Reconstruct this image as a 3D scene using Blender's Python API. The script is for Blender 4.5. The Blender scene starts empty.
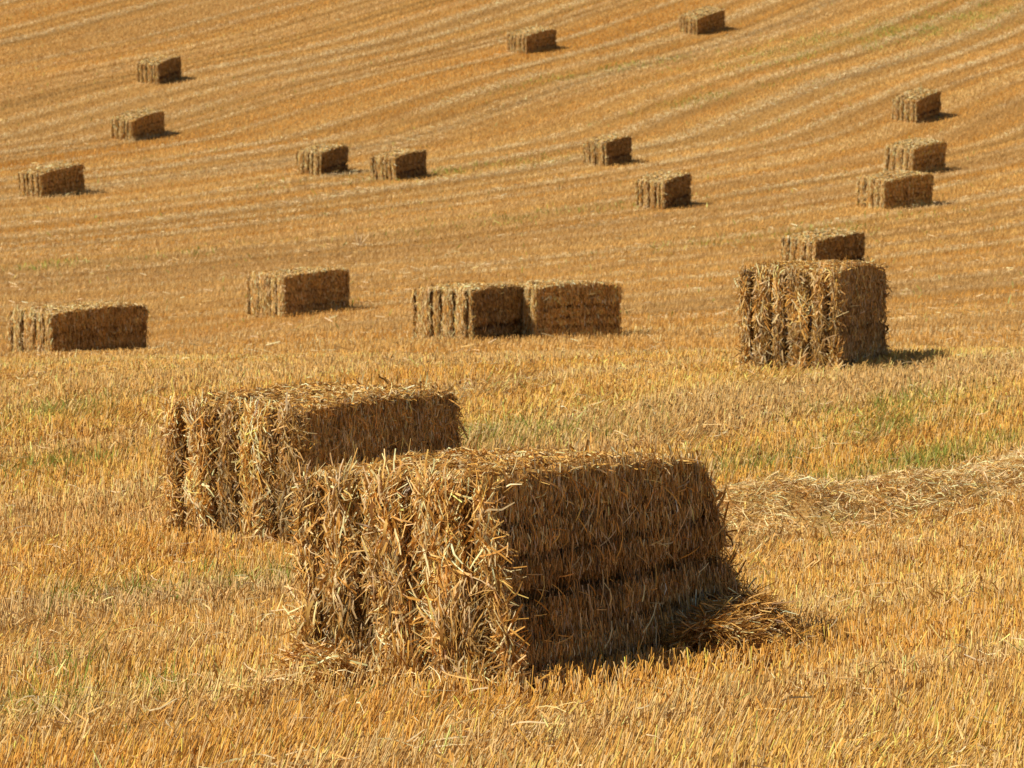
import bpy, math
import numpy as np
from mathutils import Vector, Matrix

rng = np.random.RandomState(11)
scene = bpy.context.scene
COL = scene.collection

# ------------------------------------------------------------------ terrain
KD = [-60, 0, 14, 21, 24, 27, 31, 33, 36, 41, 48, 55, 62, 70, 80, 89, 98, 112, 121, 132, 141, 147, 156, 170, 200, 300, 900]
KZ = [-.02, -.02, -.01, -.09, .10, .45, .75, .765, .69, .55, .43, .40, .49, .72, 1.4, 2.2, 3.26, 5.0, 6.3, 9.0, 10.8, 12.1, 14.5, 18, 25, 40, 60]
_g = np.arange(-60, 900, .25)
_z = np.interp(_g, KD, KZ)
_k = np.exp(-.5 * (np.arange(-16, 17) * .25 / 1.5) ** 2); _k /= _k.sum()
_z = np.convolve(np.pad(_z, 16, 'edge'), _k, 'valid')

_lat = np.random.RandomState(5).rand(256, 256)
def vnoise(x, y):
    """smooth 2-D value noise, 0..1"""
    x = np.asarray(x, float); y = np.asarray(y, float)
    xi = np.floor(x).astype(int); yi = np.floor(y).astype(int)
    fx = x - xi; fy = y - yi
    fx = fx * fx * (3 - 2 * fx); fy = fy * fy * (3 - 2 * fy)
    a = _lat[xi & 255, yi & 255]; b = _lat[(xi + 1) & 255, yi & 255]
    c = _lat[xi & 255, (yi + 1) & 255]; d = _lat[(xi + 1) & 255, (yi + 1) & 255]
    return (a * (1 - fx) + b * fx) * (1 - fy) + (c * (1 - fx) + d * fx) * fy
def fbm(x, y, o=3):
    s = 0; a = .5; t = 0
    for i in range(o):
        s = s + a * vnoise(x * 2 ** i + 17.3 * i, y * 2 ** i + 9.1 * i); t += a; a *= .5
    return s / t

def terrain(x, y):
    x = np.asarray(x, float); y = np.asarray(y, float)
    z = np.interp(y, _g, _z)
    z = z + .010 * np.clip(x, -8, 8) * np.exp(-((y - 34) / 7) ** 2)
    z = z - .46 * np.exp(-((x + 8.6) / 4.2) ** 2 - ((y - 60) / 11) ** 2)
    z = z + .05 * (fbm(x / 3.1 + 40, y / 3.7 + 80, 2) - .5) * np.clip((y - 5) / 10, 0, 1)
    return z

U = np.array([.656, .755]); V = np.array([.755, -.656])      # along / across the drill rows
def rowc(x, y):
    return x * V[0] + y * V[1], x * U[0] + y * U[1]

_m = np.interp(_g, [-60, 30, 70, 90, 105, 125, 900], [1.1, 1.1, 1.0, 1.15, 1.5, 1.75, 1.75])
_G = np.concatenate([[0], np.cumsum(.25 / _m)[:-1]])
def passc(x, y):
    """across / along coordinate of the combine passes, which bend as they climb"""
    return np.asarray(x, float) - np.interp(y, _g, _G), np.asarray(y, float) * 1.0
def pass_at(x, y): return float(passc(x, y)[0])
_rl = np.random.RandomState(3)
LINES = []
_t = -260.
while _t < 120:
    LINES.append((_t, _rl.uniform(.45, 1.4), _rl.uniform(.18, .46), _rl.rand() * 50)); _t += _rl.uniform(1.7, 3.2)
TRACKS = []
_t = -258.
while _t < 120:
    a = _rl.uniform(.4, 1)
    TRACKS += [(_t, a, .2), (_t + 1.1, a, .2)]; _t += _rl.uniform(9, 15)

_d = pass_at(-16.1, 135); TRACKS += [(_d, 1.3, .24), (_d + 1.0, .9, .2)]
WIDE = [(pass_at(0, 127.1), .9, .55), (pass_at(10.8, 128.8), .8, .5), (pass_at(-11.1, 127.3), .7, .25), (pass_at(18, 128), .45, .6), (pass_at(-22, 128), .5, .8)]
GREEN = [(2.3, 23.7, 1.3, .26, .9), (3.8, 25.6, 1.8, .26, 1.0), (3.4, 27.0, 1.4, .3, .5), (1.75, 24.9, .8, .4, .9), (1.2, 24.6, .5, .3, .4), (-2.0, 13.6, .3, .16, .8),
         (-1.7, 14.0, .25, .13, .7), (-1.6, 18.8, .6, .18, 1.0), (-2.4, 18.1, .5, .15, .6), (-2.05, 14.8, .3, .12, .5), (-1.45, 19.3, .35, .2, .7),
         (-8.2, 54.1, 3, 1.2, .4), (-4.3, 27.6, 1.2, .5, .4), (-3.4, 25.3, 1.0, .4, .4), (20.1, 149, 9, 1.6, .8), (16.3, 145.5, 9, 1.8, .9),
         (4.7, 136.5, 6, .7, .5), (7.8, 128.8, 5, .6, .6), (-1.5, 110.8, 5, .8, .5), (3.5, 28.2, 1.2, .5, .45), (.4, 26.4, 1.0, .4, .4), (-.3, 26.6, 1, .4, .5),
         (1.0, 96, 6, .9, .25), (-14, 80, 7, 1, .3), (9, 92, 6, 1, .3)]
def green_w(x, y):
    w = np.zeros_like(x)
    for gx, gy, ls, lt, a in GREEN:
        dx = x - gx; dy = y - gy
        s = dx * U[0] + dy * U[1]; t = dx * V[0] + dy * V[1]
        w = np.maximum(w, a * np.exp(-(s / ls) ** 2 - (t / lt) ** 2))
    return w
def line_w(x, y):
    t, s = passc(x, y)
    t = t + .22 * (vnoise(s / 6 + 3, t / 5) - .5)
    p = np.zeros_like(t); d = np.zeros_like(t)
    for ti, a, w, ph in LINES:
        p += a * np.exp(-((t - ti) / w) ** 2) * (.35 + 1.1 * vnoise(s / 4.0 + ph, np.full_like(s, ph)))
    for ti, a, w in WIDE:
        p += a * np.exp(-((t - ti) / w) ** 4) * (.5 + .6 * vnoise(s / 3 + 9, t / .3))
        d += .5 * a * np.exp(-((t - ti - 1.4 * w) / (w * .4)) ** 2)  # furrow shade painted beside the wide strips
    for ti, a, w in TRACKS:
        d += a * np.exp(-((t - ti) / w) ** 2)
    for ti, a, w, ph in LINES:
        d += .55 * a * np.exp(-((t - ti - 1.7 * w) / (w * .8)) ** 2)  # shadow of the furrow beside each line, put into the tone
    return p, d
def tone(x, y, n_rng):
    """reflectance of the stubble growing at x, y, with furrow shade darkened in"""
    t, s = passc(x, y)
    fa = np.clip((y - 22) / 24, 0, 1)[:, None]
    A = np.array([.86, .485, .108]) * (1 - fa) + np.array([.92, .575, .18]) * fa
    B = np.array([.77, .385, .068]) * (1 - fa) + np.array([.74, .375, .07]) * fa
    P = np.array([.95, .77, .43]); G = np.array([.62, .395, .155])
    m = np.clip(.5 + 2.8 * (.5 * vnoise(t / 1.9 + 7, s / 40 + 3) + .5 * vnoise(t / .42 + 70, s / 18 + 9) - .5), 0, 1)
    m2 = np.clip(.5 + 2.0 * (fbm(x / 2.3 + 9, y / 3.4 + 4) - .5), 0, 1)
    k = (.75 * m + .25 * m2)[:, None]
    c = A * (1 - k) + B * k
    g = np.clip(2.4 * (vnoise(t / 2.6 + 31, s / 40 + 12) - .52), 0, 1)[:, None] * .7
    c = c * (1 - g) + G * g
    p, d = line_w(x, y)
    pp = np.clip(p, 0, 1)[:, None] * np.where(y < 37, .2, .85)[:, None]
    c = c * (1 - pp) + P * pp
    c = c * (1 - np.where(y < 37, .25, .52)[:, None] * np.clip(d, 0, 1)[:, None])  # wheel tracks and painted furrow shade both darken the colour
    gw = np.clip(green_w(x, y), 0, 1)[:, None] * .32
    c = c * (1 - gw) + np.array([.30, .33, .07]) * gw
    return c

# ------------------------------------------------------------------ materials
def new_mat(name):
    m = bpy.data.materials.new(name); m.use_nodes = True
    nt = m.node_tree; nt.nodes.clear()
    out = nt.nodes.new('ShaderNodeOutputMaterial')
    b = nt.nodes.new('ShaderNodeBsdfPrincipled')
    nt.links.new(b.outputs[0], out.inputs[0])
    return m, nt, b, out
def straw_material(name, rough, spec, trans, scale):
    m, nt, b, out = new_mat(name)
    at = nt.nodes.new('ShaderNodeAttribute'); at.attribute_name = 'tint'
    nz = nt.nodes.new('ShaderNodeTexNoise'); nz.inputs['Scale'].default_value = scale; nz.inputs['Detail'].default_value = 2
    tc = nt.nodes.new('ShaderNodeTexCoord'); nt.links.new(tc.outputs['Object'], nz.inputs['Vector'])
    mr = nt.nodes.new('ShaderNodeMapRange'); mr.inputs[1].default_value = .3; mr.inputs[2].default_value = .7
    mr.inputs[3].default_value = .8; mr.inputs[4].default_value = 1.15
    nt.links.new(nz.outputs['Fac'], mr.inputs[0])
    mx = nt.nodes.new('ShaderNodeVectorMath'); mx.operation = 'SCALE'
    nt.links.new(at.outputs['Color'], mx.inputs[0]); nt.links.new(mr.outputs[0], mx.inputs['Scale'])
    nt.links.new(mx.outputs[0], b.inputs['Base Color'])
    b.inputs['Roughness'].default_value = rough
    b.inputs['Specular IOR Level'].default_value = spec
    if trans:
        tr = nt.nodes.new('ShaderNodeBsdfTranslucent'); nt.links.new(mx.outputs[0], tr.inputs['Color'])
        ms = nt.nodes.new('ShaderNodeMixShader'); ms.inputs[0].default_value = trans
        nt.links.new(b.outputs[0], ms.inputs[1]); nt.links.new(tr.outputs[0], ms.inputs[2]); nt.links.new(ms.outputs[0], out.inputs[0])
    return m
M_STRAW = straw_material('straw', .45, .27, .15, 30)
M_STUB = straw_material('stubble', .5, .22, .25, 25)
M_WEED = straw_material('weed_leaf', .5, .4, .25, 20)

def twine_material():
    m, nt, b, out = new_mat('blue_twine')
    w = nt.nodes.new('ShaderNodeTexWave'); w.inputs['Scale'].default_value = 90
    r = nt.nodes.new('ShaderNodeValToRGB')
    r.color_ramp.elements[0].color = (.10, .13, .17, 1); r.color_ramp.elements[1].color = (.28, .33, .38, 1)
    tc = nt.nodes.new('ShaderNodeTexCoord'); nt.links.new(tc.outputs['Object'], w.inputs['Vector'])
    nt.links.new(w.outputs['Fac'], r.inputs[0]); nt.links.new(r.outputs[0], b.inputs['Base Color'])
    b.inputs['Roughness'].default_value = .6
    return m
M_TWINE = twine_material()

def ground_material():
    m, nt, b, out = new_mat('stubble_soil')
    N = nt.nodes.new; L = nt.links.new
    tc = N('ShaderNodeTexCoord')
    mp = N('ShaderNodeMapping'); mp.inputs['Rotation'].default_value = (0, 0, -math.atan2(U[1], U[0]))
    L(tc.outputs['Object'], mp.inputs['Vector'])
    st = N('ShaderNodeMapping'); st.inputs['Scale'].default_value = (.05, .8, .3); L(mp.outputs[0], st.inputs['Vector'])
    n1 = N('ShaderNodeTexNoise'); n1.inputs['Scale'].default_value = 1.0; n1.inputs['Detail'].default_value = 5; L(st.outputs[0], n1.inputs['Vector'])
    n2 = N('ShaderNodeTexNoise'); n2.inputs['Scale'].default_value = 9; n2.inputs['Detail'].default_value = 8; n2.inputs['Roughness'].default_value = .7; L(tc.outputs['Object'], n2.inputs['Vector'])
    r1 = N('ShaderNodeValToRGB')
    e = r1.color_ramp.elements
    e[0].position = .3; e[0].color = (.40, .20, .035, 1); e[1].position = .72; e[1].color = (.60, .33, .085, 1)
    L(n1.outputs['Fac'], r1.inputs[0])
    r2 = N('ShaderNodeValToRGB'); e = r2.color_ramp.elements
    e[0].position = .35; e[0].color = (.45, .42, .4, 1); e[1].position = .65; e[1].color = (1.1, 1.08, 1.0, 1)
    L(n2.outputs['Fac'], r2.inputs[0])
    mx = N('ShaderNodeMix'); mx.data_type = 'RGBA'; mx.blend_type = 'MULTIPLY'; mx.inputs[0].default_value = 1
    L(r1.outputs[0], mx.inputs[6]); L(r2.outputs[0], mx.inputs[7])
    L(mx.outputs[2], b.inputs['Base Color'])
    b.inputs['Roughness'].default_value = .9
    bp = N('ShaderNodeBump'); bp.inputs['Strength'].default_value = .7; bp.inputs['Distance'].default_value = .03
    L(n2.outputs['Fac'], bp.inputs['Height']); L(bp.outputs[0], b.inputs['Normal'])
    return m
M_GROUND = ground_material()

# ------------------------------------------------------------------ mesh building
def build(name, verts, faces, mat, tint=None, smooth=False, parent=None):
    """verts (n,3); faces: list of int arrays (m,3) or (m,4)"""
    me = bpy.data.meshes.new(name)
    verts = np.asarray(verts, np.float32)
    me.vertices.add(len(verts)); me.vertices.foreach_set('co', verts.ravel())
    loops = np.concatenate([f.ravel() for f in faces]).astype(np.int32)
    tot = np.concatenate([np.full(len(f), f.shape[1], np.int32) for f in faces])
    start = np.concatenate([[0], np.cumsum(tot)[:-1]]).astype(np.int32)
    me.loops.add(len(loops)); me.loops.foreach_set('vertex_index', loops)
    me.polygons.add(len(tot)); me.polygons.foreach_set('loop_start', start); me.polygons.foreach_set('loop_total', tot)
    if smooth: me.polygons.foreach_set('use_smooth', np.ones(len(tot), bool))
    me.update(calc_edges=True)
    if tint is not None:
        ca = me.color_attributes.new('tint', 'FLOAT_COLOR', 'POINT')
        rgba = np.ones((len(verts), 4), np.float32); rgba[:, :3] = np.clip(tint, 0, .95)
        ca.data.foreach_set('color', rgba.ravel())
    me.materials.append(mat)
    o = bpy.data.objects.new(name, me); COL.objects.link(o)
    if parent: o.parent = parent
    return o
class Bag:
    def __init__(s): s.v = []; s.f = []; s.c = []; s.n = 0
    def add(s, v, faces, c):
        for f in faces: s.f.append(np.asarray(f) + s.n)
        s.v.append(v); s.c.append(c); s.n += len(v)
    def build(s, name, mat, smooth=False, parent=None):
        return build(name, np.concatenate(s.v), s.f, mat, np.concatenate(s.c), smooth, parent)

def norm(a): return a / np.maximum(np.linalg.norm(a, axis=-1, keepdims=True), 1e-9)

def ribbons(bag, P, D, S, length, width, bend, col, nseg=3, taper=.5, mode='arch', kink=None, r=rng):
    """flat straw blades: root P, direction D, width direction S"""
    n = len(P); K = nseg + 1
    t = np.linspace(0, 1, K)
    w = (t * (1 - t) * 4) if mode == 'arch' else t ** 2
    C = P[:, None, :] + D[:, None, :] * (length[:, None] * t)[..., None] + bend[:, None, :] * w[None, :, None]
    if kink is not None:
        jit = r.randn(n, K, 3) * (kink * length)[:, None, None]; jit[:, 0] = 0
        C = C + jit
    W = width[:, None] * (1 - taper * np.abs(t - .35)[None, :])
    tw = r.randn(n, K, 3) * .25
    SS = norm(S[:, None, :] + tw) * W[..., None] * .5
    v = np.stack([C - SS, C + SS], 2).reshape(-1, 3)
    base = (np.arange(n) * K * 2)[:, None]
    k = np.arange(nseg)[None, :] * 2
    f = np.stack([base + k, base + k + 1, base + k + 3, base + k + 2], -1).reshape(-1, 4)
    bag.add(v, [f], np.repeat(col, K * 2, 0))

def stalks(bag, P, D, length, rad, col, r=rng):
    """three-sided tapered stubble stalks with a cut top"""
    n = len(P)
    ang = r.rand(n) * 6.28
    rings = []
    for k in (0, 1):
        c = P + D * (length * k)[:, None]
        rr = rad * (1.0 if k == 0 else .85)
        for j in range(3):
            a = ang + j * 2.094
            rings.append(c + np.stack([np.cos(a) * rr, np.sin(a) * rr, np.zeros(n)], -1))
    v = np.stack(rings, 1).reshape(-1, 3)
    b = (np.arange(n) * 6)[:, None]
    q = np.concatenate([b + np.array([[0, 1, 4, 3]]), b + np.array([[1, 2, 5, 4]]), b + np.array([[2, 0, 3, 5]])])
    tri = b + np.array([[3, 4, 5]])
    bag.add(v, [q, tri], np.repeat(col, 6, 0))

def pick(pal, wts, n, r=rng, sd=.22):
    pal = np.array(pal); i = r.choice(len(pal), n, p=np.array(wts) / sum(wts))
    return pal[i] * np.exp(r.randn(n) * sd)[:, None] * (1 + r.randn(n, 3) * .03)
STRAW_PAL = [(.91, .67, .33), (.79, .475, .145), (.65, .335, .07), (.44, .21, .038), (.24, .11, .023)]

# ------------------------------------------------------------------ bales
def meta(o, label=None, cat=None, group=None, kind=None):
    if label: o['label'] = label
    if cat: o['category'] = cat
    if group: o['group'] = group
    if kind: o['kind'] = kind

class BaleShape:
    def __init__(s, W, L, H, seed, nstr, cracks, arch, flx, fly, crown):
        s.W, s.L, s.H = W, L, H; s.r = np.random.RandomState(seed); s.seed = seed
        s.xs = (np.arange(nstr) + .5) / nstr * W - W / 2 + s.r.uniform(-.06, .06, nstr)
        s.sd = s.r.uniform(.45, 1.25, nstr)
        s.cracks = cracks; s.arch = arch; s.flx = flx; s.fly = fly; s.crown = crown
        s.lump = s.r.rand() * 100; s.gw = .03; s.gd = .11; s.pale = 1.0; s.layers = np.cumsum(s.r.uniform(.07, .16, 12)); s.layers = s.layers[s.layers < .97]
    def __call__(s, q, fine=1.0):
        W, L, H = s.W, s.L, s.H
        r = .055
        half = np.array([W / 2, L / 2, H / 2]); c = np.array([0, 0, H / 2])
        d = q - c
        e = np.clip(d, -(half - r), half - r)
        nv = norm(d - e + 1e-9 * np.sign(d))
        p = c + e + nv * r
        x, y, z = p[:, 0], p[:, 1], p[:, 2]
        ax, ay, az = np.abs(nv[:, 0]), np.abs(nv[:, 1]), np.abs(nv[:, 2])
        dd = np.abs(x[:, None] - s.xs[None, :] - .012 * np.sin(5 * z + s.lump)[:, None])
        dist = np.min(dd, 1); which = np.argmin(dd, 1)
        gd = s.gd * s.sd[which] * (.35 + 1.1 * vnoise(z * 3.5 + which * 7 + s.lump, y * 2))
        sp = W / len(s.xs)
        groove = -gd * np.exp(-(dist / s.gw) ** 2) + .045 * np.sin(np.clip(dist / sp, 0, .5) * math.pi)
        dis = groove * (ay + .5 * az)
        # lumpy ends and flaky sides
        dis = dis + ay * .11 * fine * (fbm(x * 6 + s.lump, z * 4.5 + y * 3 + 13, 3) - .5)
        dis = dis + az * .05 * (fbm(x * 4 + s.lump + 30, y * 4 + 21, 3) - .5)
        zz = z / H
        for zc, depth, wd, sl in s.cracks:
            off = zc + sl * (y / L) + .025 * (vnoise(y * 5 + s.lump, zc * 37 + y * 0) - .5)
            dis = dis - ax * 1.7 * depth * (.4 + 1.1 * vnoise(y * 2.2 + s.lump * 3, zc * 11 + 0 * y)) * np.exp(-((zz - off) / wd) ** 2)
        dis = dis + ax * .035 * (fbm(y * 2.5 + s.lump + 60, z * 9, 3) - .5)
        p = p + nv * dis[:, None]
        zz = np.clip(p[:, 2] / H, 0, 1.1)
        # tight twine pulls the ends down and the crown of the bale up
        p[:, 2] *= 1 + s.arch * (1 - (2 * y / L) ** 2) * zz + s.crown * (y / L) * zz - .02 * np.clip((2 * np.abs(y) / L) ** 8, 0, 1) * zz
        k = 1 - np.clip(zz, 0, 1)
        p[:, 0] += s.flx * k * np.clip(x / W + .5, 0, 1)
        p[:, 1] += s.fly * k * np.clip(y / L + .5, 0, 1)
        return p, nv

def bale_body(sh, dens, wscale, name, parent):
    W, L, H = sh.W, sh.L, sh.H; r = sh.r
    bag = Bag()
    # compressed core: six gridded faces
    step = .03 if dens > .5 else .06
    def grid(o, a, b, la, lb):
        na, nb = max(2, int(la / step)), max(2, int(lb / step))
        ia, ib = np.meshgrid(np.linspace(0, 1, na + 1), np.linspace(0, 1, nb + 1), indexing='ij')
        q = np.array(o) + ia.reshape(-1, 1) * np.array(a) * la + ib.reshape(-1, 1) * np.array(b) * lb
        idx = np.arange((na + 1) * (nb + 1)).reshape(na + 1, nb + 1)
        f = np.stack([idx[:-1, :-1], idx[1:, :-1], idx[1:, 1:], idx[:-1, 1:]], -1).reshape(-1, 4)
        p, n = sh(q)
        p = p - n * .012
        c = np.array([.24, .125, .034] if dens > .5 else [.15, .075, .02]) * (.7 + .6 * r.rand(len(p)))[:, None]
        bag.add(p, [f], c)
    w2, l2 = W / 2, L / 2
    grid((-w2, -l2, 0), (1, 0, 0), (0, 0, 1), W, H); grid((w2, l2, 0), (-1, 0, 0), (0, 0, 1), W, H)
    grid((w2, -l2, 0), (0, 1, 0), (0, 0, 1), L, H); grid((-w2, l2, 0), (0, -1, 0), (0, 0, 1), L, H)
    grid((-w2, -l2, H), (1, 0, 0), (0, 1, 0), W, L); grid((-w2, l2, 0), (1, 0, 0), (0, -1, 0), W, L)

    def ends(n, sgn, wid, ln, rise):
        q = np.stack([r.uniform(-w2, w2, n), np.full(n, sgn * l2), r.uniform(0, H, n)], -1)
        dist = np.min(np.abs(q[:, :1] - sh.xs[None, :]), 1)
        keep = (dist > sh.gw * .95) | (r.rand(n) < (.3 if dens > .5 else .04))
        keep &= r.rand(n) < .30 + 1.1 * fbm(q[:, 0] * 7 + sh.lump, q[:, 2] * 5 + 40 * sgn, 2); q = q[keep]; n = len(q)
        p, nv = sh(q)
        ang = r.randn(n) * (.55 if dens > .5 else .25) + r.choice([0, math.pi], n) + np.where(r.rand(n) < (.22 if dens > .5 else .06), r.uniform(-1.6, 1.6, n), 0)
        D = np.stack([np.sin(ang), nv[:, 1] * r.uniform(-.05, .25, n), np.cos(ang)], -1)
        D = norm(D - nv * (np.sum(D * nv, 1) * .7)[:, None] + nv * r.uniform(-.05, .16, n)[:, None])
        S = norm(np.cross(D, nv)); S = norm(S + nv * r.uniform(-1.1, 1.1, n)[:, None])
        length = r.uniform(.5, 1.4, n) * ln; width = r.uniform(.55, 1.5, n) * wid
        P = p - D * (length * .5)[:, None] * r.rand(n)[:, None] + nv * r.uniform(-.015, .012, n)[:, None]
        big = r.rand(n) < .10; width[big] *= 1.9
        bend = nv * (r.uniform(-.1, 1, n) * rise)[:, None] + r.randn(n, 3) * .008
        tip = P + D * length[:, None]
        cross = ((P[:, :1] - sh.xs[None]) * (tip[:, :1] - sh.xs[None]) < 0).any(1) & (r.rand(n) < .85)
        P, D, S, length, width, bend, nv, p = [a[~cross] for a in (P, D, S, length, width, bend, nv, p)]; n = len(P)
        P[:, 2] = np.maximum(P[:, 2], .01)
        wt = [.29, .28, .22, .14, .07] if dens > .5 else [.50, .26, .14, .08, .02]
        col = pick(STRAW_PAL, wt, n, r, .25)
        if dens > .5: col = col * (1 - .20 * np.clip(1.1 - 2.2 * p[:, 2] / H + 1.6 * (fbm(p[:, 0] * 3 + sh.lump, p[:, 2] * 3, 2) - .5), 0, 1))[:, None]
        if dens > .5: col = col * (.62 + .62 * np.clip(fbm(p[:, 0] * 5 + sh.lump + 3, p[:, 2] * 3 + 7, 2) * 2 - .5, 0, 1))[:, None]
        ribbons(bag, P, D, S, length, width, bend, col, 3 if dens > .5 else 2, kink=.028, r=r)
    def sides(n, sgn, wid, ln):
        zq = r.uniform(0, H, n)
        lay = r.choice(sh.layers, n) * H + np.abs(r.randn(n)) * .035
        zq = np.where((r.rand(n) < .45) & (lay < H), lay, zq)
        q = np.stack([np.full(n, sgn * w2), r.uniform(-l2, l2, n), zq], -1)
        keep = np.ones(n, bool)
        for zc, depth, wdt, sl in sh.cracks:
            off = zc + sl * (q[:, 1] / L) + .025 * (vnoise(q[:, 1] * 5 + sh.lump, zc * 37 + q[:, 1] * 0) - .5)
            keep &= ~((np.abs(q[:, 2] / H - off) < wdt * (.3 + 1.6 * vnoise(q[:, 1] * 9 + sh.lump, zc * 50 + 0 * q[:, 1]))) & (r.rand(n) < min(.85, depth * 11)))
        q = q[keep]; n = len(q)
        p, nv = sh(q)
        out = r.uniform(.02, .42, n) ** 1.3
        D = norm(np.stack([np.zeros(n), r.randn(n) * .20, r.choice([-1, 1], n, p=[.65, .35])], -1) + nv * out[:, None])
        S = norm(np.stack([np.zeros(n), np.ones(n), r.randn(n) * .2], -1) + nv * r.uniform(-.9, .9, n)[:, None])
        length = r.uniform(.5, 1.5, n) * ln * np.where(r.rand(n) < .06, 2.2, 1); width = r.uniform(.6, 1.4, n) * wid
        P = p - D * (length * .6)[:, None] + nv * .004
        P[:, 2] = np.maximum(P[:, 2], .01)
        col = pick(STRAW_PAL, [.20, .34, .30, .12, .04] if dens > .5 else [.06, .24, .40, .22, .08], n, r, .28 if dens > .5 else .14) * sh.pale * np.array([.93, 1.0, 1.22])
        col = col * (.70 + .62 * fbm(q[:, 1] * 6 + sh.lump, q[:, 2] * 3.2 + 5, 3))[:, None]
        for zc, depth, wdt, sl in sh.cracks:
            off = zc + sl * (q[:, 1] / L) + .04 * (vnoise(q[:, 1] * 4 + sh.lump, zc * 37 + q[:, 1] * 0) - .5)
            dk = np.exp(-((q[:, 2] / H - off + .01) / (wdt * 2.1)) ** 2) * min(1, depth * 13) * (.5 + .7 * vnoise(q[:, 1] * 6, q[:, 2] * 9 + sh.lump))  # splits darken: damp straw plus shade under the ledges put into colour
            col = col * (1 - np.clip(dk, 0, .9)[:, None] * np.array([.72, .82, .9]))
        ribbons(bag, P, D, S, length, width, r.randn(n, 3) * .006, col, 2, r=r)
        # a few long stray straws
        m = n // 60
        q = np.stack([np.full(m, sgn * w2), r.uniform(-l2, l2, m), r.uniform(.05, H, m)], -1)
        p, nv = sh(q)
        D = norm(r.randn(m, 3) * np.array([.1, 1, .9])); S = norm(np.cross(D, nv) + nv * .5)
        ribbons(bag, p + nv * .008, D, S, r.uniform(.06, .22, m), r.uniform(.6, 1.2, m) * wid, nv * r.uniform(0, .03, m)[:, None], pick(STRAW_PAL, [.35, .35, .2, .1, 0], m, r), 3, r=r)
    def top(n, wid, ln):
        q = np.stack([r.uniform(-w2, w2, n), r.uniform(-l2, l2, n), np.full(n, H)], -1)
        p, nv = sh(q)
        a = r.rand(n) * 6.28
        D = norm(np.stack([np.cos(a), np.sin(a), r.uniform(-.05, .45, n) ** 1], -1))
        S = norm(np.cross(D, nv) + nv * r.uniform(-.9, .9, n)[:, None])
        length = r.uniform(.4, 1.4, n) * ln; width = r.uniform(.6, 1.4, n) * wid
        P = p - D * (length * .45)[:, None]
        ribbons(bag, P, D, S, length, width, nv * r.uniform(-.01, .03, n)[:, None], pick(STRAW_PAL, ([.20, .34, .30, .12, .04] if dens > .5 else [.5, .35, .15, 0, 0]), n, r), 2, kink=.03, r=r)
    def fringe(n, wid):
        # straws sticking out along the upper edges, the upright corners and the foot
        k = r.choice(3, n, p=[.45, .4, .15])
        sx = r.choice([-1, 1], n); sy = r.choice([-1, 1], n)
        q = np.zeros((n, 3))
        q[:, 0] = np.where((k == 0) & (r.rand(n) < .6), r.uniform(-w2, w2, n), sx * w2)
        q[:, 1] = np.where((k == 0) & (np.abs(q[:, 0]) >= w2 - 1e-6), r.uniform(-l2, l2, n), sy * l2)
        q[:, 2] = np.where(k == 0, H, np.where(k == 1, r.uniform(.02, H, n), r.uniform(.01, .1, n)))
        m = k == 2; q[m, 0] = np.where(r.rand(m.sum()) < .6, r.uniform(-w2, w2, m.sum()), q[m, 0])
        p, nv = sh(q)
        D = norm(nv * .55 + r.randn(n, 3) * .6 + np.array([0, 0, 1.])[None, :] * np.where(k == 0, .1, -.25)[:, None])
        S = norm(np.cross(D, r.randn(n, 3)))
        length = r.uniform(.03, .10, n) * (1 if dens > .5 else .6); width = r.uniform(.5, 1.3, n) * wid
        P = p - nv * .01
        b = r.randn(n, 3) * .02; b[:, 2] -= .02
        ribbons(bag, P, D, S, length, width, b, pick(STRAW_PAL, [.3, .35, .25, .1, 0], n, r), 3, mode='tip', kink=.04, r=r)
    A = dens
    fl = 1.0 if dens > .5 else .6
    ends(int(15000 * A * W * H / fl), -1, .0066 * wscale * fl, .14, .024 * fl)
    ends(int(3500 * A * W * H), 1, .0095 * wscale, .16, .03)
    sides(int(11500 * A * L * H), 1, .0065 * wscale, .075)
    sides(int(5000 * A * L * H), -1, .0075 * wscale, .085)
    top(int(4500 * A * W * L), .0085 * wscale, .10)
    fringe(int(1700 * A ** .8 * (1 if dens > .5 else .5)), .0075 * wscale * fl)
    return bag.build(name, M_STRAW, False, parent)

def twine(sh, x0, parent):
    """one loop of twine around the length of the bale"""
    W, L, H = sh.W, sh.L, sh.H
    pts = []
    for z in np.linspace(.03, H - .001, 22): pts.append((x0, -L / 2, z))
    for y in np.linspace(-L / 2 + .03, L / 2 - .03, 40): pts.append((x0, y, H))
    for z in np.linspace(H - .001, .03, 22): pts.append((x0, L / 2, z))
    for y in np.linspace(L / 2 - .03, -L / 2 + .03, 30): pts.append((x0, y, 0.0))
    q = np.array(pts)
    p, nv = sh(q)
    p = p + nv * np.where(q[:, 2:3] >= H, .016, np.where(q[:, 1:2] < 0, .034, .008))
    p[:, 2] = np.maximum(p[:, 2], .004)
    rad = .0042
    n = len(p); T = norm(np.roll(p, -1, 0) - np.roll(p, 1, 0)); B = np.cross(T, nv)
    ring = np.stack([p + (nv * math.cos(a) + B * math.sin(a)) * rad for a in np.arange(6) * math.pi / 3], 1).reshape(-1, 3)
    i = np.arange(n)[:, None]; j = np.arange(6)[None, :]; i2 = (i + 1) % n; j2 = (j + 1) % 6
    f = np.stack([i * 6 + j, i * 6 + j2, i2 * 6 + j2, i2 * 6 + j], -1).reshape(-1, 4)
    return build('twine', ring, [f], M_TWINE, None, True, parent)

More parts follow.
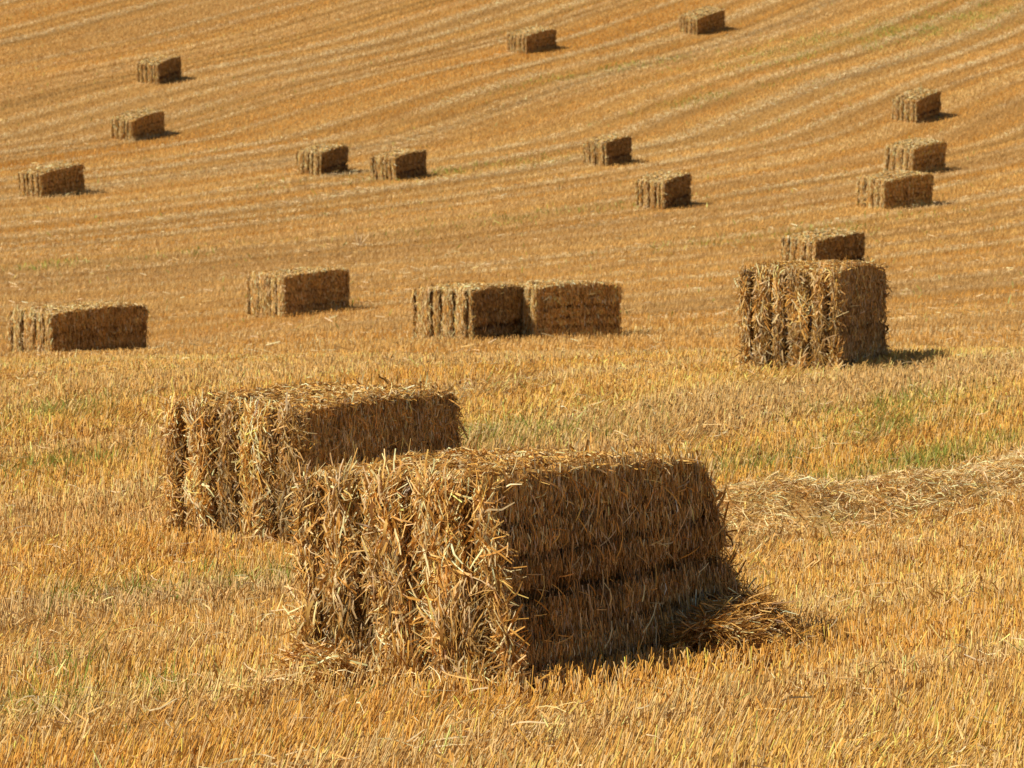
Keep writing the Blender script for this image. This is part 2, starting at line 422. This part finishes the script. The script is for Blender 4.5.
# x, y, turn, width, length, height, cracks (height, depth, thickness, slope), arch, flare x, flare y, crown, label
CR_F = [(.47, .10, .05, .06), (.66, .07, .024, .05), (.28, .06, .022, .03), (.80, .05, .018, 0), (.12, .06, .02, 0)]
CR_S = [(.36, .09, .035, 0), (.62, .03, .02, 0), (.16, .03, .02, 0)]
CR_P = [(.63, .045, .02, 0), (.3, .04, .02, 0), (.46, .04, .02, .05)]
BALES = [
 (-.015, 15.24, 31.3, 1.01, 2.08, .95, CR_F, .035, .18, .30, .01, 'large straw bale in the foreground with dark split side and frayed sunlit end'),
 (-1.398, 22.142, 32.5, 1.10, 1.90, .935, CR_P, .03, .02, .0, .0, 'straw bale directly behind the foreground bale, its side plain and unsplit'),
 (3.107, 32.014, 22.2, .98, 1.75, .96, CR_P + [(.45, .05, .03, 0)], .04, .02, .04, .03, 'tall shaggy straw bale on the crest at right casting a shadow to its right'),
 (8.079, 81.16, 43.8, 1.13, 2.06, .88, CR_S, .04, 0, 0, .03, 'straw bale half hidden behind the shaggy bale on the right of the crest'),
 (-8.13, 58.301, 38.8, 1.13, 2.4, .90, CR_P, .03, 0, .02, .06, 'long straw bale at the left edge just beyond the crest of the stubble'),
 (-4.761, 69.163, 39.0, 1.12, 2.07, .88, CR_P, .03, 0, 0, .05, 'straw bale beyond the crest standing alone between the left edge bale and the touching pair'),
 (-.75, 55.20, 29.2, 1.2, 1.92, .90, CR_S, .05, 0, 0, .0, 'left bale of the touching pair, with striped end and dark split low in its side'),
 (.90, 56.22, 58.0, 1.05, 1.78, .92, CR_P, .06, 0, 0, .06, 'right bale of the touching pair, its broad plain side turned to the viewer'),
 (12.153, 99.203, 48.5, 1.16, 2.25, .92, CR_P, .04, 0, .02, .08, 'straw bale at right with grazing sunlight tinted into its side, nearer of two overlapping bales on the slope'),
 (14.22, 110.158, 42.0, 1.17, 2.0, .95, CR_P, .05, 0, 0, .08, 'straw bale at right partly covered by the nearer bale on the slope below it'),
 (16.179, 125.028, 38.5, 1.14, 1.82, .92, CR_S, .05, 0, 0, .1, 'straw bale highest on the right of the slope, above the overlapping two'),
 (4.82, 99.244, 34.5, 1.06, 1.6, .90, CR_S, .05, 0, 0, .02, 'striped straw bale right of centre, lower of two square looking ones on the slope'),
 (3.464, 112.739, 37.0, 1.0, 1.6, .87, CR_S, .05, 0, 0, .03, 'striped straw bale right of centre, upper of two square looking ones on the slope'),
 (-3.92, 108.044, 32.5, 1.03, 1.86, .82, CR_S, .05, 0, 0, .02, 'right of the two side by side bales left of centre on the lower slope'),
 (-6.678, 109.699, 30.0, 1.03, 1.75, .84, CR_S, .06, 0, 0, .02, 'left of the two side by side bales left of centre on the lower slope'),
 (-15.137, 102.63, 37.2, 1.02, 1.97, .85, CR_P, .03, 0, 0, .05, 'straw bale at the left edge of the slope, lowest of the three at upper left'),
 (-14.558, 121.296, 33.2, 1.04, 1.9, .84, CR_P, .05, 0, 0, .07, 'middle one of the three straw bales up the slope at upper left'),
 (-15.025, 133.204, 27.8, 1.06, 1.72, .86, CR_S, .05, 0, 0, .05, 'highest of the three straw bales at upper left, with a short split side'),
 (.874, 142.415, 39.5, 1.15, 2.1, .85, CR_P, .05, 0, 0, .08, 'straw bale at the top centre of the slope, left of the topmost bale'),
 (8.996, 148.031, 43.8, 1.1, 2.0, .85, CR_P, .05, 0, 0, .1, 'topmost straw bale of all, near the upper edge right of centre'),
]
GROUP = 'straw bales standing on the stubble field'
FOOT = []
for i, (bx, by, ph, W, L, H, cr, arch, flx, fly, crown, lab) in enumerate(BALES):
    H += 0 if i < 2 else .07; crown = crown * .6 if by < 60 else crown + .05; f = math.radians(ph)
    slope = float((terrain(bx, by + 1) - terrain(bx, by - 1)) / 2)
    bz = float(np.mean(terrain(np.array([bx, bx, bx]), np.array([by, by - .8, by + .8]))))
    rot = Matrix.Rotation(math.atan(slope) * .95 + (.035 if by > 40 else 0), 3, 'X') @ Matrix.Rotation(-f, 3, 'Z')
    root = bpy.data.objects.new('straw_bale', None); COL.objects.link(root)
    root.location = (bx, by, bz - .01 - (.05 if by > 40 else 0)); root.rotation_euler = rot.to_euler()
    root.empty_display_size = .3
    meta(root, lab, 'straw bale', GROUP)
    n_str = 4 if i in (0, 1, 4, 5, 8, 9, 16) else 5
    sh = BaleShape(W, L, H, 100 + i, n_str, cr, arch, flx, fly, crown)
    if i in (8, 9): sh.pale = 1.5  # here and the next two lines: grazing sunlight painted onto the sides
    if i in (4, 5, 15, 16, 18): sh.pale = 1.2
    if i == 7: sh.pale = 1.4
    if i in (11, 12, 13, 14, 17, 3, 6): sh.pale = .8  # sides turned from the sun, deeper shade painted into their tint
    if by > 40: sh.gw = .038; sh.gd = .07; rot = rot @ Matrix.Rotation(math.radians(sh.r.uniform(-2.5, 2.5)), 3, 'X') @ Matrix.Rotation(math.radians(sh.r.uniform(-2.5, 2.5)), 3, 'Y'); root.rotation_euler = rot.to_euler()
    if by < 16: dens, ws = 1.35, 1.0
    elif by < 25: dens, ws = 1.0, 1.15
    elif by < 40: dens, ws = .75, 1.5
    elif by < 75: dens, ws = .30, 2.4
    else: dens, ws = .16, 3.3
    bale_body(sh, dens, ws, 'bale_body', root)
    if by < 40:
        for x0 in sh.xs: twine(sh, x0, root)
    FOOT.append((bx, by, f, W / 2 + .02 + flx * .5, L / 2 + .02 + fly * .5, flx * .5, fly * .5))

def in_foot(x, y, grow=0.):
    m = np.zeros(len(x), bool)
    for bx, by, f, w, l, ox, oy in FOOT:
        near = (np.abs(x - bx) < 2) & (np.abs(y - by) < 2)
        dx = x - bx; dy = y - by
        lx = dx * math.cos(f) - dy * math.sin(f) - ox; ly = dx * math.sin(f) + dy * math.cos(f) - oy
        m |= near & (np.abs(lx) < w + grow) & (np.abs(ly) < l + grow)
    return m

# ------------------------------------------------------------------ ground sheet
ys = np.concatenate([np.arange(-60, 8, 4), np.arange(8, 40, .2), np.arange(40, 170, .6), np.arange(170, 300, 6), np.arange(300, 900, 30)])
xs = np.concatenate([np.arange(-500, -50, 25), np.arange(-50, -8, 1.2), np.arange(-8, 8, .2), np.arange(8, 50, 1.2), np.arange(50, 501, 25)])
gx, gy = np.meshgrid(xs, ys, indexing='ij')
gz = terrain(gx.ravel(), gy.ravel()) - .012 * fbm(gx.ravel() * 3, gy.ravel() * 3, 2)
idx = np.arange(gx.size).reshape(gx.shape)
fc = np.stack([idx[:-1, :-1], idx[1:, :-1], idx[1:, 1:], idx[:-1, 1:]], -1).reshape(-1, 4)
g = build('ground', np.stack([gx.ravel(), gy.ravel(), gz], -1), [fc], M_GROUND, None, True)
meta(g, kind='structure')

# ------------------------------------------------------------------ stubble
def scatter(y0, y1, dens, half=lambda y: .178 * y + 2.0, rows=True, r=rng):
    area = 0; yy = np.linspace(y0, y1, 200); wd = 2 * half(yy)
    area = np.trapezoid(wd, yy) if hasattr(np, 'trapezoid') else np.trapz(wd, yy)
    n = int(area * dens)
    cdf = np.concatenate([[0], np.cumsum((wd[1:] + wd[:-1]) / 2)]); cdf /= cdf[-1]
    y = np.interp(r.rand(n), cdf, yy); x = r.uniform(-1, 1, n) * half(y)
    if rows:
        t, s = rowc(x, y)
        t = np.round(t / .135) * .135 + r.randn(n) * .028
        x = t * V[0] + s * U[0]; y = t * V[1] + s * U[1]
    return x, y
def lean(x, y, n, sd):
    a = (vnoise(x / .9 + 5, y / 1.2) - .4); b = (vnoise(x / 1.1 + 50, y / .9 + 8) - .5)
    return norm(np.stack([.10 + .45 * a + rng.randn(n) * sd, .35 * b + rng.randn(n) * sd, np.ones(n)], -1))

SW = np.array([[1.35, 22.2], [1.95, 22.3], [2.6, 22.7], [3.3, 23.4], [4.0, 24.2], [5.2, 25.5], [6.4, 26.9]])   # swath centre line
def swath_d(x, y):
    d = np.full(len(x), 9.)
    for a, b in zip(SW[:-1], SW[1:]):
        ab = b - a; t = np.clip(((x - a[0]) * ab[0] + (y - a[1]) * ab[1]) / (ab @ ab), 0, 1)
        d = np.minimum(d, np.hypot(x - a[0] - t * ab[0], y - a[1] - t * ab[1]))
    return d

bag = Bag()
x, y = scatter(9.5, 37, 620)
k = ~in_foot(x, y) & (swath_d(x, y) > .3)
pl, dk = line_w(x, y)
k &= rng.rand(len(x)) > .35 * np.clip(dk, 0, 1) + .45 * np.clip(green_w(x, y), 0, 1)
x, y, pl, dk = x[k], y[k], pl[k], dk[k]; n = len(x); flat = vnoise(x / .8 + 90, y / 1.1 + 33) > .74
h = rng.uniform(.085, .165, n) * (.75 + .5 * vnoise(x / .7, y / .8)) * (1 - .4 * np.clip(dk, 0, 1))
P = np.stack([x, y, terrain(x, y) - .01], -1)
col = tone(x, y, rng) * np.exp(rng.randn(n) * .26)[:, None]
pal = rng.rand(n) < np.interp(y, [16, 26], [.28, .16]); col[pal] = col[pal] * .45 + np.array([.93, .70, .34]) * .55
LN = lean(x, y, n, .19); LN[:, 0] += .18 * np.clip((14.5 - y) / 2, 0, 1); LN[flat] += np.stack([rng.uniform(.2, 1.3, flat.sum()), rng.randn(flat.sum()) * .5, np.zeros(flat.sum())], -1)
stalks(bag, P, norm(LN), h, rng.uniform(.0026, .0049, n) * np.clip(y / 20, .85, 1.25), col)
# leaf sheaths torn loose on the stalks
m = rng.rand(n) < .40; nn = m.sum()
D = norm(rng.randn(nn, 3) * np.array([.5, .5, .25]) + np.array([.1, 0, .75]))
S = norm(np.cross(D, rng.randn(nn, 3)))
PP = P[m].copy(); PP[:, 2] += rng.uniform(.01, .09, nn)
ribbons(bag, PP, D, S, rng.uniform(.03, .10, nn), rng.uniform(.005, .011, nn) * np.clip(y[m] / 17, .9, 1.7), rng.randn(nn, 3) * .012, np.clip(col[m] * 1.1, 0, .9), 2, mode='tip')
# far slope: broader tufts
for y0, y1, dens, rad, sc in ((37, 62, 150, .0105, 1.0), (62, 172, 150, .0088, .8)):
    x, y = scatter(y0, y1, dens, half=lambda y: .178 * y + 4, rows=False)
    k = ~in_foot(x, y, .05); x, y = x[k], y[k]; n = len(x)
    pl, dk = line_w(x, y)
    h = rng.uniform(.07, .15, n) * sc * (1 - .35 * np.clip(dk, 0, 1))
    P = np.stack([x, y, terrain(x, y) - .01], -1)
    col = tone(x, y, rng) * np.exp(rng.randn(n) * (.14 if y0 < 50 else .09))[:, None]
    a = rng.rand(n) * 6.28
    D = lean(x, y, n, .22)
    S = np.stack([np.cos(a), np.sin(a), np.zeros(n)], -1)
    ribbons(bag, P, D, S, h, rng.uniform(.7, 1.5, n) * rad * 2 * np.clip(y / 105, .6, 1.4), rng.randn(n, 3) * .015, col, 1, mode='tip')
st = bag.build('stubble', M_STUB, True)
meta(st, kind='stuff'); meta(st, 'short golden cereal stubble covering the whole field', 'stubble')

# ------------------------------------------------------------------ loose straw lying in the stubble
bag = Bag()
for y0, y1, dens, wd, ln in ((9.5, 37, 110, .0055, .13), (37, 62, 20, .013, .2), (62, 172, 42, .020, .18)):
    x, y = scatter(y0, y1, dens, half=lambda y: .178 * y + 2.5, rows=False)
    pl, dk = line_w(x, y)
    k = (rng.rand(len(x)) < np.clip((.16 if y0 < 20 else -.15) + .8 * pl + .2 * np.exp(-(swath_d(x, y) / .6) ** 2), 0, 1)) & ~in_foot(x, y, .05); x, y = x[k], y[k]; n = len(x)
    a = rng.rand(n) * 6.28
    D = norm(np.stack([np.cos(a), np.sin(a), rng.uniform(-.25, .35, n)], -1))
    S = norm(np.cross(D, rng.randn(n, 3)))
    P = np.stack([x, y, terrain(x, y) + rng.uniform(.03, .12, n)], -1)
    if y0 > 30: P[:, 2] += .02
    ribbons(bag, P, D, S, rng.uniform(.3, 1.4, n) * ln, rng.uniform(.6, 1.4, n) * wd, rng.randn(n, 3) * .02,
            pick([(.82, .62, .34), (.74, .50, .21), (.62, .38, .13)], [.5, .3, .2], n), 3 if y0 < 20 else 1)
ls = bag.build('loose_straw', M_STRAW, False)
meta(ls, 'pale loose straws lying scattered over the stubble', 'loose straw', kind='stuff')

# ------------------------------------------------------------------ green weeds in the stubble
bag = Bag()
for y0, y1, dens, wd, ln in ((9.5, 37, 1100, .007, .125), (62, 172, 60, .028, .13)):
    x, y = scatter(y0, y1, dens, half=lambda y: .178 * y + 1.5, rows=False)
    gw = green_w(x, y) * np.clip(3 * (vnoise(x / .22 * (1 if y0 < 20 else .2), y / .3 * (1 if y0 < 20 else .2)) - .30), 0, 1)
    k = (rng.rand(len(x)) < np.clip(gw * 1.5, 0, 1) + .007) & ~in_foot(x, y); x, y = x[k], y[k]; n = len(x)
    D = norm(np.stack([rng.randn(n) * .5, rng.randn(n) * .5, np.ones(n)], -1))
    S = norm(np.cross(D, rng.randn(n, 3)))
    P = np.stack([x, y, terrain(x, y)], -1)
    ribbons(bag, P, D, S, rng.uniform(.5, 1.5, n) * ln, rng.uniform(.6, 1.5, n) * wd, rng.randn(n, 3) * .03,
            pick([(.34, .40, .06), (.46, .47, .09), (.26, .32, .05), (.60, .50, .14)], [.35, .3, .2, .15], n), 2, taper=1.0, mode='tip')
wd = bag.build('green_weeds', M_WEED, False)
meta(wd, 'young green weeds and grass showing through gaps in the stubble', 'weeds', kind='stuff')

# ------------------------------------------------------------------ heaps of loose straw
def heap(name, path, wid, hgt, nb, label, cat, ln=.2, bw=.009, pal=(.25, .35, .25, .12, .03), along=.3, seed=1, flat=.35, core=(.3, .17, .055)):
    r = np.random.RandomState(seed); bag = Bag()
    path = np.array(path, float)
    seg = np.hypot(*(path[1:] - path[:-1]).T) if len(path) > 1 else np.array([0.])
    tot = seg.sum(); cum = np.concatenate([[0], np.cumsum(seg)])
    def at(s):
        if tot == 0: return np.repeat(path[:1], len(s), 0), np.tile([1., 0.], (len(s), 1))
        c = np.stack([np.interp(s, cum, path[:, k]) for k in (0, 1)], -1)
        c2 = np.stack([np.interp(s + .05, cum, path[:, k]) - np.interp(s - .05, cum, path[:, k]) for k in (0, 1)], -1)
        return c, norm(c2)
    def hz(s, o):
        e = np.clip(np.minimum(s + wid, tot + wid - s) / wid, 0, 1) if tot else 1
        return hgt * np.exp(-(o / (wid * .55)) ** 2) * (.55 + .9 * vnoise(s * 1.6 + seed, o * 2 + 5)) * e
    # core mound
    if tot:
        ns, no = int(tot / .08) + 2, 15
        S, O = np.meshgrid(np.linspace(0, tot, ns), np.linspace(-wid, wid, no), indexing='ij')
        c, d = at(S.ravel()); o = O.ravel()
        xy = c + np.stack([-d[:, 1], d[:, 0]], -1) * o[:, None]
        z = terrain(xy[:, 0], xy[:, 1]) + hz(S.ravel(), o) * .85 - .02
    else:
        ns, no = 14, 20
        R, A = np.meshgrid(np.linspace(.02, wid, ns), np.linspace(0, 2 * math.pi, no), indexing='ij')
        xy = path[0] + np.stack([np.cos(A.ravel()), np.sin(A.ravel())], -1) * R.ravel()[:, None]
        z = terrain(xy[:, 0], xy[:, 1]) + hgt * np.exp(-(R.ravel() / (wid * .55)) ** 2) * .85 - .02
    ix = np.arange(ns * no).reshape(ns, no)
    f = np.stack([ix[:-1, :-1], ix[1:, :-1], ix[1:, 1:], ix[:-1, 1:]], -1).reshape(-1, 4)
    bag.add(np.stack([xy[:, 0], xy[:, 1], z], -1), [f], np.array(core) * (.8 + .4 * r.rand(len(z)))[:, None])
    s = r.uniform(0, tot, nb) if tot else np.zeros(nb)
    if tot:
        o = np.clip(r.randn(nb) * wid * .5, -wid, wid); c, d = at(s)
        xy = c + np.stack([-d[:, 1], d[:, 0]], -1) * o[:, None]; zz = hz(s, o)
    else:
        rr = np.abs(r.randn(nb)) * wid * .5; a = r.rand(nb) * 6.28
        xy = path[0] + np.stack([np.cos(a), np.sin(a)], -1) * rr[:, None]; zz = hgt * np.exp(-(rr / (wid * .55)) ** 2); d = np.tile([1., 0.], (nb, 1))
    P = np.stack([xy[:, 0], xy[:, 1], terrain(xy[:, 0], xy[:, 1]) + zz + r.uniform(-.03, .02, nb)], -1)
    a = r.rand(nb) * 6.28
    D = np.stack([np.cos(a), np.sin(a), r.randn(nb) * flat], -1)
    sg = r.choice([-1, 1], nb)
    D[:, :2] = D[:, :2] * (1 - along) + d * along * sg[:, None] * 1.6
    D = norm(D); S = norm(np.cross(D, r.randn(nb, 3)))
    length = r.uniform(.4, 1.5, nb) * ln
    P = P - D * (length * .5)[:, None]
    P[:, 2] = np.maximum(P[:, 2], terrain(P[:, 0], P[:, 1]) + .005)
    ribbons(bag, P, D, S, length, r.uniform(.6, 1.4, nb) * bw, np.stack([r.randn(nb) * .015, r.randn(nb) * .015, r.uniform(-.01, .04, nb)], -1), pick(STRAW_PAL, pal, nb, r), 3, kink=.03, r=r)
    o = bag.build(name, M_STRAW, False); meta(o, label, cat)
    return o
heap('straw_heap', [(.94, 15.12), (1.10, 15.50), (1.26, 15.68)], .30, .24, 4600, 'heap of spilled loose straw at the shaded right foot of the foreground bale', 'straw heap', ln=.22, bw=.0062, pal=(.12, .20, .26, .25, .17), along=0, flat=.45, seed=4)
heap('straw_clump', [(-1.0, 14.38), (-.78, 14.18)], .17, .15, 800, 'small clump of fallen straw by the lower left corner of the foreground bale', 'straw clump', ln=.16, bw=.008, seed=6)
heap('straw_swath', SW, .72, .25, 16000, 'low swath of loose pale straw lying across the stubble at right', 'straw swath', ln=.16, bw=.007, pal=(.6, .3, .1, 0, 0), along=.3, seed=8, flat=.3, core=(.6, .38, .13))

# dry weed standing alone on the slope
bag = Bag(); r = np.random.RandomState(2); n = 16
P = np.tile([-4.31, 88.0, float(terrain(-4.31, 88.0))], (n, 1)) + r.randn(n, 3) * np.array([.05, .05, 0])
D = norm(np.stack([r.randn(n) * .5, r.randn(n) * .4, np.ones(n)], -1))
ribbons(bag, P, D, norm(np.cross(D, r.randn(n, 3))), r.uniform(.2, .6, n), np.full(n, .022), r.randn(n, 3) * .06, pick([(.8, .6, .33)], [1], n, r), 3, mode='tip')
o = bag.build('dry_weed', M_STRAW); meta(o, 'tall dry weed standing alone on the slope above the touching pair of bales', 'dry weed')

# ------------------------------------------------------------------ light
az = np.array([-.88, -.475]); el = math.radians(45)
sd = Vector((az[0] * math.cos(el), az[1] * math.cos(el), math.sin(el)))
sun = bpy.data.lights.new('sun', 'SUN'); sun.energy = 5.0; sun.use_shadow = True; sun.angle = math.radians(.53); sun.color = (1.0, .93, .80)
so = bpy.data.objects.new('sun', sun); COL.objects.link(so); so.rotation_euler = (-sd).to_track_quat('-Z', 'Y').to_euler(); so.location = (-20, -10, 30)
w = bpy.data.worlds.new('World'); scene.world = w; w.use_nodes = True
nt = w.node_tree
sky = nt.nodes.new('ShaderNodeTexSky'); sky.sky_type = 'NISHITA'; sky.sun_disc = False
sky.sun_elevation = el; sky.sun_rotation = math.atan2(az[0], az[1])
bg = nt.nodes['Background']; bg.inputs['Strength'].default_value = .06
nt.links.new(sky.outputs[0], bg.inputs['Color'])

# ------------------------------------------------------------------ camera
cam = bpy.data.cameras.new('camera'); co = bpy.data.objects.new('camera', cam); COL.objects.link(co)
cam.sensor_width = 36; cam.lens = 3111 / 1024 * 36
co.location = (0, 0, 2.0); co.rotation_euler = (math.radians(90) - math.atan(134 / 3111), 0, 0)
cam.clip_start = .1; cam.clip_end = 3000
cam.dof.use_dof = True; cam.dof.focus_distance = 15.5; cam.dof.aperture_fstop = 10
scene.camera = co
scene.view_settings.view_transform = 'Standard'; scene.view_settings.look = 'None'
scene.view_settings.exposure = 0; scene.view_settings.gamma = 1
